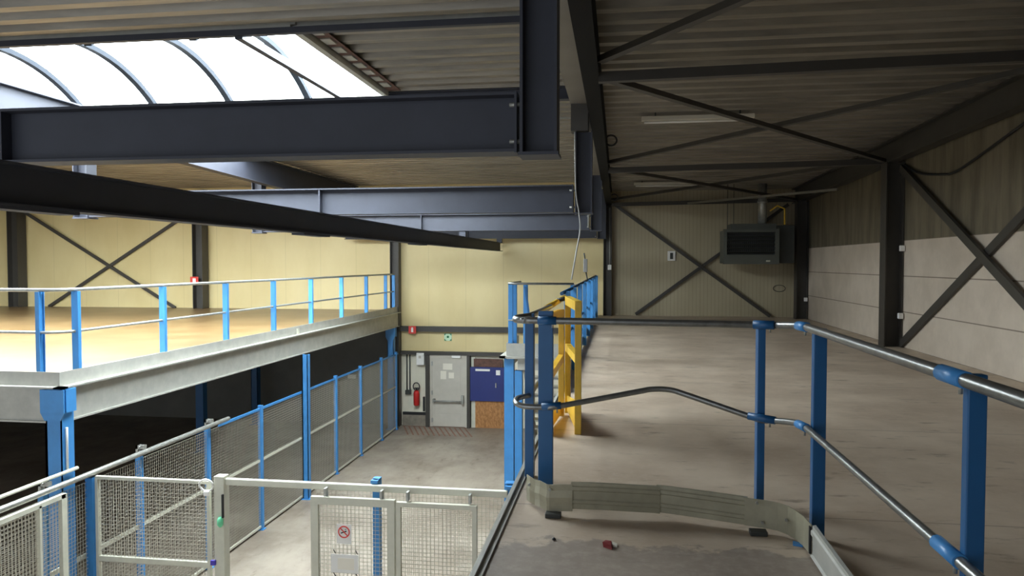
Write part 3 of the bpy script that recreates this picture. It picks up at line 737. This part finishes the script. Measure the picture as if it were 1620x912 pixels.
g1 = leaf('sliding_gate', -3.41, -2.44, FY - .12, -1.15, 'ivory mesh gate leaf with two small signs', None, 0.085)
g2 = leaf('sliding_gate', -2.42, -1.52, FY - .12, -1.17, 'ivory mesh gate leaf right of the one with signs', None, 0.05)
for g, xs in ((g1, (-3.25, -2.6)), (g2, (-2.3, -1.6))):
    for x in xs: MB().box(x - .012, x + .012, FY - .13, FY - .05, -1.16, -1.06).build('hanger', M['galv'], g)
# lock and tags on the ivory post
t = thing('cable_lock', (-4.66, FY - .1, -1.15), 'white looped cable lock on the ivory gate post', 'lock')
MB().tube([(-4.66 + .085 * math.cos(a) - .045, FY - .075 - .01 * math.sin(a), -1.10 + .07 * math.sin(a)) for a in [i * math.pi / 8 for i in range(17)]], 0.011, 8).build('loop', M['white'], t)
MB().box(-4.73, -4.66, FY - .1, FY - .065, -1.22, -1.165).build('lock_body', M['white'], t, bevel=0.008)
t = thing('gate_latch', (-4.50, FY - .08, -1.5), 'dark latch bar with mint green grip on the ivory post', 'latch')
MB().box(-4.515, -4.495, FY - .085, FY - .06, -1.47, -1.20).build('bar', M['black'], t)
MB().lathe((-4.535, FY - .08, -1.58), [(0.012, 0), (0.034, 0.03), (0.034, 0.09), (0.018, 0.12)], 10).build('grip', M['mint'], t)
solo(MB().box(-4.66, -4.60, FY - .09, FY - .062, -2.03, -1.97), 'cable_tie', M['violet'], 'small violet tie on the ivory gate post', 'tie', bevel=0.006)

# signs on the gate leaf
t = thing('warning_sign', (-3.02, FY - .16, -1.66), 'white no smoking sign with a red ring on the mesh gate', 'sign')
ys = FY - .16
MB().box(-3.10, -2.93, ys, ys + .004, -1.66, -1.44).build('plate', M['white'], t)
ring = MB()
for i in range(28):
    a0, a1 = 2 * math.pi * i / 28, 2 * math.pi * (i + 1) / 28
    ring.bar((-3.015 + .062 * math.cos(a0), ys - .002, -1.525 + .062 * math.sin(a0)), (-3.015 + .062 * math.cos(a1), ys - .002, -1.525 + .062 * math.sin(a1)), 0.004, 0.013, (0, 0, 1) if abs(math.cos((a0 + a1) / 2)) < .7 else (1, 0, 0))
ring.bar((-3.015 - .042, ys - .003, -1.525 + .042), (-3.015 + .042, ys - .003, -1.525 - .042), 0.003, 0.012, (0, 0, 1)).build('ring', M['signred'], t)
MB().bar((-3.015 - .035, ys - .0015, -1.54), (-3.015 + .03, ys - .0015, -1.515), 0.002, 0.013, (0, 0, 1)).bar((-3.015 + .01, ys - .0015, -1.50), (-3.015 + .03, ys - .0015, -1.49), 0.002, 0.006, (0, 0, 1)).build('cigarette', M['black'], t)
t = thing('notice_board', (-3.01, FY - .16, -1.99), 'white rounded notice plate wired to the mesh gate', 'sign')
MB().box(-3.17, -2.85, ys, ys + .006, -1.99, -1.78).build('plate', M['white'], t, bevel=0.003)
MB().box(-3.09, -2.90, ys - .0015, ys, -1.95, -1.82).build('printed_sheet', M['paper'], t)
for x, z in ((-3.14, -2.02), (-2.88, -2.02), (-3.14, -1.76), (-2.88, -1.76)): MB().tube([(x, ys, z + .03), (x + .01, ys + .03, z - .02)], 0.005, 6).build('wire_tie', M['black'], t)

# ------------------------------------------------------------------ far wall at ground level
t = bpy.data.objects.new('door_1', None); COL.objects.link(t); t.location = (-4.87, YW, GZ); structure(t); t['label'] = 'grey steel fire door with a push bar in the far wall'
MB().box(-5.44, -5.37, YW - .12, YW, GZ, -1.2).box(-4.40, -4.33, YW - .12, YW, GZ, -1.2).box(-5.37, -4.40, YW - .12, YW, -1.29, -1.2).build('door_frame', M['door'], t)
lf = MB().box(-5.37, -4.40, YW - .10, YW - .04, GZ + .01, -1.29).build('leaf', M['door'], t)
MB().box(-5.30, -4.47, YW - .108, YW - .10, -2.85, -2.62).box(-5.24, -4.53, YW - .106, YW - .10, -3.2, -2.9).box(-5.24, -4.53, YW - .106, YW - .10, -2.3, -1.42).build('pressed_panel', M['door'], lf)
MB().tube([(-5.32, YW - .2, -2.53), (-4.46, YW - .2, -2.53)], 0.025, 10).box(-5.34, -5.28, YW - .22, YW - .10, -2.58, -2.47).box(-4.50, -4.43, YW - .22, YW - .1, -2.60, -2.36).build('push_bar', M['galv'], lf)
for z in (-1.45, -2.3, -3.1): MB().box(-5.40, -5.35, YW - .13, YW - .10, z - .06, z + .06).build('hinge', M['galv'], t)
MB().box(-4.78, -4.52, YW - .16, YW - .10, -1.27, -1.20).build('closer', M['white'], t)
for x0, x1, z0, z1, l in ((-5.05, -4.77, -1.62, -1.44, 'wide paper notice at the top of the grey door'), (-5.12, -4.95, -1.90, -1.66, 'tall paper notice on the grey door, left of the square one'), (-4.88, -4.72, -1.87, -1.70, 'square paper notice on the grey door, beside the tall one')):
    solo(MB().box(x0, x1, YW - .115, YW - .109, z0, z1), 'paper_notice', M['paper'], l, 'notice')
t = bpy.data.objects.new('door_2', None); COL.objects.link(t); t.location = (-3.7, YW, GZ); structure(t); t['label'] = 'boarded-up doorway with a navy panel over strand board'
MB().box(-4.22, -4.10, YW - .08, YW - .02, GZ, -1.25).build('jamb', M['ivory'], t)
MB().box(-4.14, -3.30, YW - .12, YW - .04, -1.52, -1.29).build('rusty_panel', M['rust'], t)
nv = MB().box(-4.24, -3.20, YW - .16, YW - .06, -2.50, -1.52).build('navy_panel', M['navy'], t)
MB().box(-4.08, -3.66, YW - .18, YW - .16, -1.63, -1.57).build('door_closer', M['white'], nv)
MB().box(-3.48, -3.36, YW - .17, YW - .16, -1.74, -1.60).build('sticker', M['white'], nv)
MB().box(-3.50, -3.47, YW - .19, YW - .16, -2.10, -1.97).build('handle', M['galv'], nv)
MB().box(-4.10, -3.20, YW - .10, YW - .05, GZ, -2.50).build('strand_board', M['osb'], t)
# extinguisher
t = thing('fire_extinguisher', (-5.84, YW - .12, -2.69), 'red fire extinguisher with coiled black hose on the wall', 'extinguisher')
MB().lathe((-5.84, YW - .12, -2.69), [(0.06, 0), (0.085, 0.02), (0.088, 0.36), (0.07, 0.42), (0.03, 0.45)], 16).build('cylinder', M['red'], t)
MB().lathe((-5.84, YW - .12, -2.24), [(0.03, 0), (0.03, 0.05)], 10).box(-5.90, -5.78, YW - .14, YW - .10, -2.19, -2.165).build('valve', M['black'], t)
MB().tube([(-5.84 + .095 * math.cos(a), YW - .13, -2.13 + .11 * math.sin(a)) for a in [-1.3 + i * 5.6 / 18 for i in range(19)]], 0.014, 8).build('hose', M['black'], t)
MB().box(-5.87, -5.81, YW - .035, YW, -2.45, -2.3).build('wall_bracket', M['dark'], t)
# signs
t = thing('extinguisher_sign', (-5.94, YW - .2, -.58), 'red square extinguisher sign on the wall rail', 'sign')
MB().box(-6.05, -5.83, YW - .185, YW - .165, -0.58, -0.36).build('plate', M['signred'], t)
MB().box(-5.97, -5.91, YW - .19, YW - .185, -0.54, -0.42).box(-5.96, -5.92, YW - .19, YW - .185, -0.42, -0.395).build('pictogram', M['white'], t)
t = thing('assembly_sign', (-4.92, YW - .01, -.79), 'pale green exit sign with dark green arrows on the cream wall', 'sign')
MB().box(-5.03, -4.81, YW - .022, YW - .0005, -0.79, -0.58).build('plate', M['palegreen'], t)
g = MB()
for sx in (-1, 1):
    for sz in (-1, 1):
        cx, cz = -4.92 + sx * .075, -.685 + sz * .072
        g.prism([(cx + sx * .03, YW - .022, cz + sz * .028), (cx - sx * .03, YW - .022, cz + sz * .028), (cx + sx * .03, YW - .022, cz - sz * .028)], (0, -.004, 0))
g.lathe((-4.92, YW - .026, -.675), [(0.035, 0), (0.035, 0.004)], 12, 'y').build('arrows', M['green'], t)
t = thing('column_sign', (-12.8, 20.5, .95), 'small red and white sign on the dark column above the left mezzanine', 'sign')
MB().box(-12.72, -12.46, 20.53, 20.54, 0.84, 1.06).build('plate', M['signred'], t)
MB().box(-12.64, -12.54, 20.525, 20.53, 0.89, 1.01).build('pictogram', M['white'], t)
t = thing('control_box', (-5.7, YW - .08, -1.48), 'white control box beside the far column, over the extinguisher', 'box')
MB().box(-5.83, -5.60, YW - .16, YW, -1.50, -1.14).build('case', M['white'], t, bevel=0.01)
MB().box(-5.76, -5.69, YW - .165, YW - .16, -1.30, -1.22).build('display', M['door'], t)
t = thing('wall_conduit', (-6.1, YW - .03, -2.3), 'pair of grey conduits ending in a socket box on the ground-floor wall', 'conduit')
for x in (-6.15, -6.06): MB().tube([(x, YW - .03, -2.27), (x, YW - .03, -1.2)], 0.02, 8).build('conduit_tube', M['dark'], t)
MB().box(-6.19, -6.02, YW - .09, YW, -2.38, -2.25).build('socket_box', M['dark'], t, bevel=0.008)
solo(MB().box(-5.66, -5.61, YW - .08, YW - .02, -2.86, -2.44), 'door_bar', M['black'], 'short black upright bar beside the dark door post', 'bar')
# emergency strip on the grey lower wall
solo(MB().box(-7.95, -7.70, YW - .07, YW, -1.95, -1.84), 'wall_lamp', M['white'], 'small white lamp strip on the grey wall behind the long fence', 'lamp')
# hatched floor marking
h = MB()
for i in range(13):
    x = -6.22 + i * .15
    h.prism([(x, 20.75, GZ + .0005), (x + .05, 20.75, GZ + .0005), (x + .05 + .42, 19.72, GZ + .0005), (x + .42, 19.72, GZ + .0005)], (0, 0, .002))
h.box(-6.24, -4.3, 20.75, 20.80, GZ + .0005, GZ + .0025)
tag(h.build('floor_marking', M['hatch']), 'worn red hatched marking on the floor before the grey door', 'marking', None, 'thing')

# ------------------------------------------------------------------ fittings in the right bay
t = thing('unit_heater', (3.3, 19.9, 1.45), 'dark hanging unit heater under the far right ceiling', 'heater')
hx0, hx1, hy0, hz0, hz1 = 2.62, 3.98, 19.4, 1.44, 2.33
MB().box(hx0 + .03, hx1 - .03, hy0 + .12, hy0 + .95, hz0 + .02, hz1 - .02).build('casing', M['heat'], t, bevel=0.01)
fr = MB().box(hx0, hx0 + .08, hy0, hy0 + .12, hz0, hz1).box(hx1 - .1, hx1, hy0, hy0 + .12, hz0, hz1).box(hx0 + .08, hx1 - .1, hy0, hy0 + .12, hz1 - .08, hz1).box(hx0 + .08, hx1 - .1, hy0, hy0 + .12, hz0, hz0 + .24).build('front_frame', M['heat'], t)
MB().box(hx0 + .08, hx1 - .1, hy0 + .10, hy0 + .118, hz0 + .24, hz1 - .08).build('grille_back', M['black'], t)
for k in range(5):
    z = hz0 + .30 + k * .1
    MB().bar((hx0 + .08, hy0 + .05, z), (hx1 - .1, hy0 + .05, z), 0.08, 0.012, (0, .45, 1)).build('louvre', M['dark'], t)
fins = MB()
for k in range(24):
    x = hx0 + .13 + k * .047; fins.box(x, x + .008, hy0 + .085, hy0 + .1, hz0 + .28, hz0 + .66)
fins.build('fins', M['dark'], t)
MB().box(hx0 + .2, hx1 - .05, hy0 + .15, hy0 + .9, hz1 - .02, hz1 + .14).build('top_hood', M['heat'], t)
MB().box(hx1 - .03, hx1 + .42, hy0 + .25, hy0 + .85, hz0 + .02, hz1 + .1).build('burner_box', M['dark'], t, bevel=0.01)
MB().box(hx1 - .32, hx1 - .22, hy0 - .003, hy0, hz0 + .06, hz0 + .1).build('rating_plate', M['ivory'], t)
MB().tube([(3.62, 19.75, hz1 + .10), (3.62, 19.75, 3.50)], 0.11, 14).tube([(3.62, 19.75, 3.0), (3.62, 19.75, 3.06)], 0.125, 14).build('flue', M['galv'], t)
for x in (2.75, 2.9): MB().tube([(x, 19.7, hz1 - .05), (x, 19.7, 3.51)], 0.008, 6).build('hanging_rod', M['dark'], t)
solo(MB().tube([(4.16, 19.7, 2.45), (4.16, 19.7, 2.85), (3.98, 19.7, 2.93), (3.8, 19.72, 2.8)], 0.022, 8), 'gas_pipe', M['yellow'], 'short yellow gas pipe at the top right of the heater', 'pipe')
for x0, y, l in ((0.31, 11.1, 'white tube light fitting on the right-hand ceiling, nearer one'), (0.35, 18.8, 'white tube light fitting on the right-hand ceiling, beside the far strut')):
    t = thing('tube_light', (x0 + .8, y, 3.3), l, 'light')
    z = rroof(y) - 0.10
    MB().box(x0, x0 + 1.6, y - .05, y + .05, z - 0.0, z + .06).build('housing', M['tubelight'], t, bevel=0.006)
    MB().tube([(x0 + .04, y, z - .025), (x0 + 1.56, y, z - .025)], 0.016, 8).build('tube', M['white'], t)
    for x in (x0 + .2, x0 + 1.4): MB().box(x - .01, x + .01, y - .01, y + .01, z + .06, z + .12).build('hanger', M['dark'], t)
t = thing('tube_light', (3.2, 18, 3.05), 'long grey tube light slung before the heater flue', 'light')
MB().bar((1.80, 20.2, 3.06), (4.55, 16.5, 3.02), 0.05, 0.05).build('housing', M['greyfit'], t)
t = thing('alarm_box', (1.42, YW - .05, 1.55), 'white wall box with a dark centre beside the crossed brace', 'box')
MB().box(1.32, 1.53, YW - .06, YW, 1.53, 1.80).build('case', M['white'], t, bevel=0.01)
MB().box(1.385, 1.465, YW - .066, YW - .06, 1.58, 1.75).build('window', M['dark'], t)
t = thing('light_switch', (-0.27, 20.6, 1.28), 'white switch at the foot of a conduit on the dark middle column', 'switch')
MB().box(-0.32, -0.22, 20.62, 20.68, 1.28, 1.42).build('case', M['white'], t, bevel=0.008)
MB().tube([(-0.27, 20.65, 1.42), (-0.27, 20.65, 3.0)], 0.014, 8).build('conduit', M['pvc'], t)
for x, y, z, l in ((4.79, 13.655, 1.72, 'small white box on the middle wall column, upper one'), (4.78, 13.655, 0.55, 'small white socket on the middle wall column, lower one'), (4.76, 20.155, 0.52, 'small white socket on the far corner column')):
    solo(MB().box(x, x + .08, y - .07, y, z - .05, z + .05), 'socket_box', M['white'], l, 'socket', bevel=0.01)
solo(MB().tube(smoothpath([(4.84, 13.6, 3.15), (4.84, 12.9, 2.92), (4.84, 12.0, 2.80), (4.84, 11.75, 2.79), (4.84, 11.3, 2.85), (4.84, 9.5, 3.22)]), 0.018, 8), 'wall_cable', M['black'], 'black cable sagging along the top of the concrete wall', 'cable')
solo(MB().tube([(4.3 + .16 * math.cos(i * math.pi / 8), YW - .02, 0.78 + .09 * math.sin(i * math.pi / 8)) for i in range(17)], 0.008, 6), 'cable_coil', M['dark'], 'small coil of cable on the far wall below the heater', 'cable')
# coiled cable ends on the middle rafter
for y, z, l in ((11.6, 3.36, 'black cable loop hanging at the middle rafter, nearer one'), (18.6, 3.1, 'black cable loop hanging at the middle rafter, farther one')):
    solo(MB().tube([(-0.14 + .09 * math.cos(a), y, z + .08 * math.sin(a)) for a in [-2.2 + i * 4.6 / 12 for i in range(13)]], 0.014, 8), 'cable_loop', M['black'], l, 'cable')
# cable down the second hanging post and hoist pendant
solo(MB().tube(smoothpath([(-0.60, 9.99, 3.22), (-0.585, 9.99, 2.46), (-0.545, 10.0, 2.16), (-0.525, 10.0, 1.92), (-0.575, 10.0, 1.62), (-0.64, 10.0, 1.24)]), 0.010, 8), 'drop_cable', M['pvc'], 'pale cable hanging down the second hanging post to the guardrail', 'cable')
t = thing('hoist_pendant', (-0.45, 10.1, 1.3), 'grey hoist pendant control hanging over the yellow gate', 'pendant')
MB().box(-0.485, -0.43, 10.07, 10.13, 1.34, 1.52).build('case', M['pvc'], t, bevel=0.008)
MB().tube([(-0.462, 10.1, 1.52), (-0.478, 10.1, 1.60)], 0.01, 6).build('hook', M['dark'], t)
MB().tube([(-0.45, 10.1, 1.34), (-0.43, 10.1, 1.24), (-0.62, 10.1, 1.145)], 0.011, 6).build('lead', M['black'], t)
t = thing('flange_pipe', (-0.40, 15.4, 2.2), 'thin galvanised pipe with a flange down the third hanging post', 'pipe')
MB().tube([(-0.64, 15.42, 2.2), (-0.64, 15.42, 3.3)], 0.02, 8).build('pipe', M['galv'], t)
MB().lathe((-0.64, 15.42, 2.64), [(0.06, 0), (0.06, 0.03)], 12).build('flange', M['galv'], t)

# ------------------------------------------------------------------ litter on the foreground deck
t = thing('crushed_packet', (-0.05, 3.80, 0), 'small crushed red and white packet on the foreground deck', 'litter')
MB().hexa([(-.075, 3.785, 0), (-.03, 3.755, 0), (-.025, 3.80, 0), (-.06, 3.83, 0), (-.08, 3.79, .025), (-.036, 3.765, .018), (-.035, 3.80, .03), (-.064, 3.83, .022)]).build('red_side', M['maroon'], t)
MB().hexa([(-.03, 3.80, 0), (-.005, 3.79, 0), (-.002, 3.82, 0), (-.03, 3.835, 0), (-.03, 3.80, .012), (-.006, 3.79, .006), (-.004, 3.82, .01), (-.03, 3.835, .014)]).build('white_side', M['paper'], t)
solo(MB().hexa([(.895, 3.945, 0), (.94, 3.93, 0), (.945, 3.96, 0), (.90, 3.975, 0), (.895, 3.945, .01), (.94, 3.93, .014), (.945, 3.96, .012), (.90, 3.975, .016)]), 'plastic_chip', M['blue'], 'small light blue plastic chip beside the toe board corner', 'litter')
solo(MB().lathe((-0.335, 3.845, 0), [(0.004, 0), (0.011, 0.003), (0.009, 0.01), (0.003, 0.014)], 8), 'pebble', M['black'], 'tiny black pebble left of the red packet', 'pebble')

# repeats of one kind share a group
PHRASES = {'hanging_post': 'hanging posts of the crane frames', 'cross_beam': 'cross beams of the crane frames', 'rafter': 'rafters down the hall', 'roof_strut': 'struts across the right-hand ceiling',
           'roof_brace': 'crossed braces in the right-hand ceiling', 'wall_brace': 'crossed braces on the walls', 'steel_column': 'dark wall columns', 'deck_column': 'blue mezzanine columns', 'landing_column': 'columns of the stair landing',
           'box_gutter': 'box gutters between the roofs', 'guardrail': 'blue guardrails', 'mesh_fence': 'wire mesh fences', 'sliding_gate': 'sliding mesh gate leaves', 'tube_light': 'tube lights in the right bay', 'socket_box': 'socket boxes on the columns',
           'paper_notice': 'paper notices on the grey door', 'cable_loop': 'cable loops at the middle rafter', 'door_post': 'dark posts beside the door'}
for o in COL.objects:
    if o.parent is None and o.get('label'):
        g = PHRASES.get(o.name.split('.')[0])
        if g: o['group'] = g
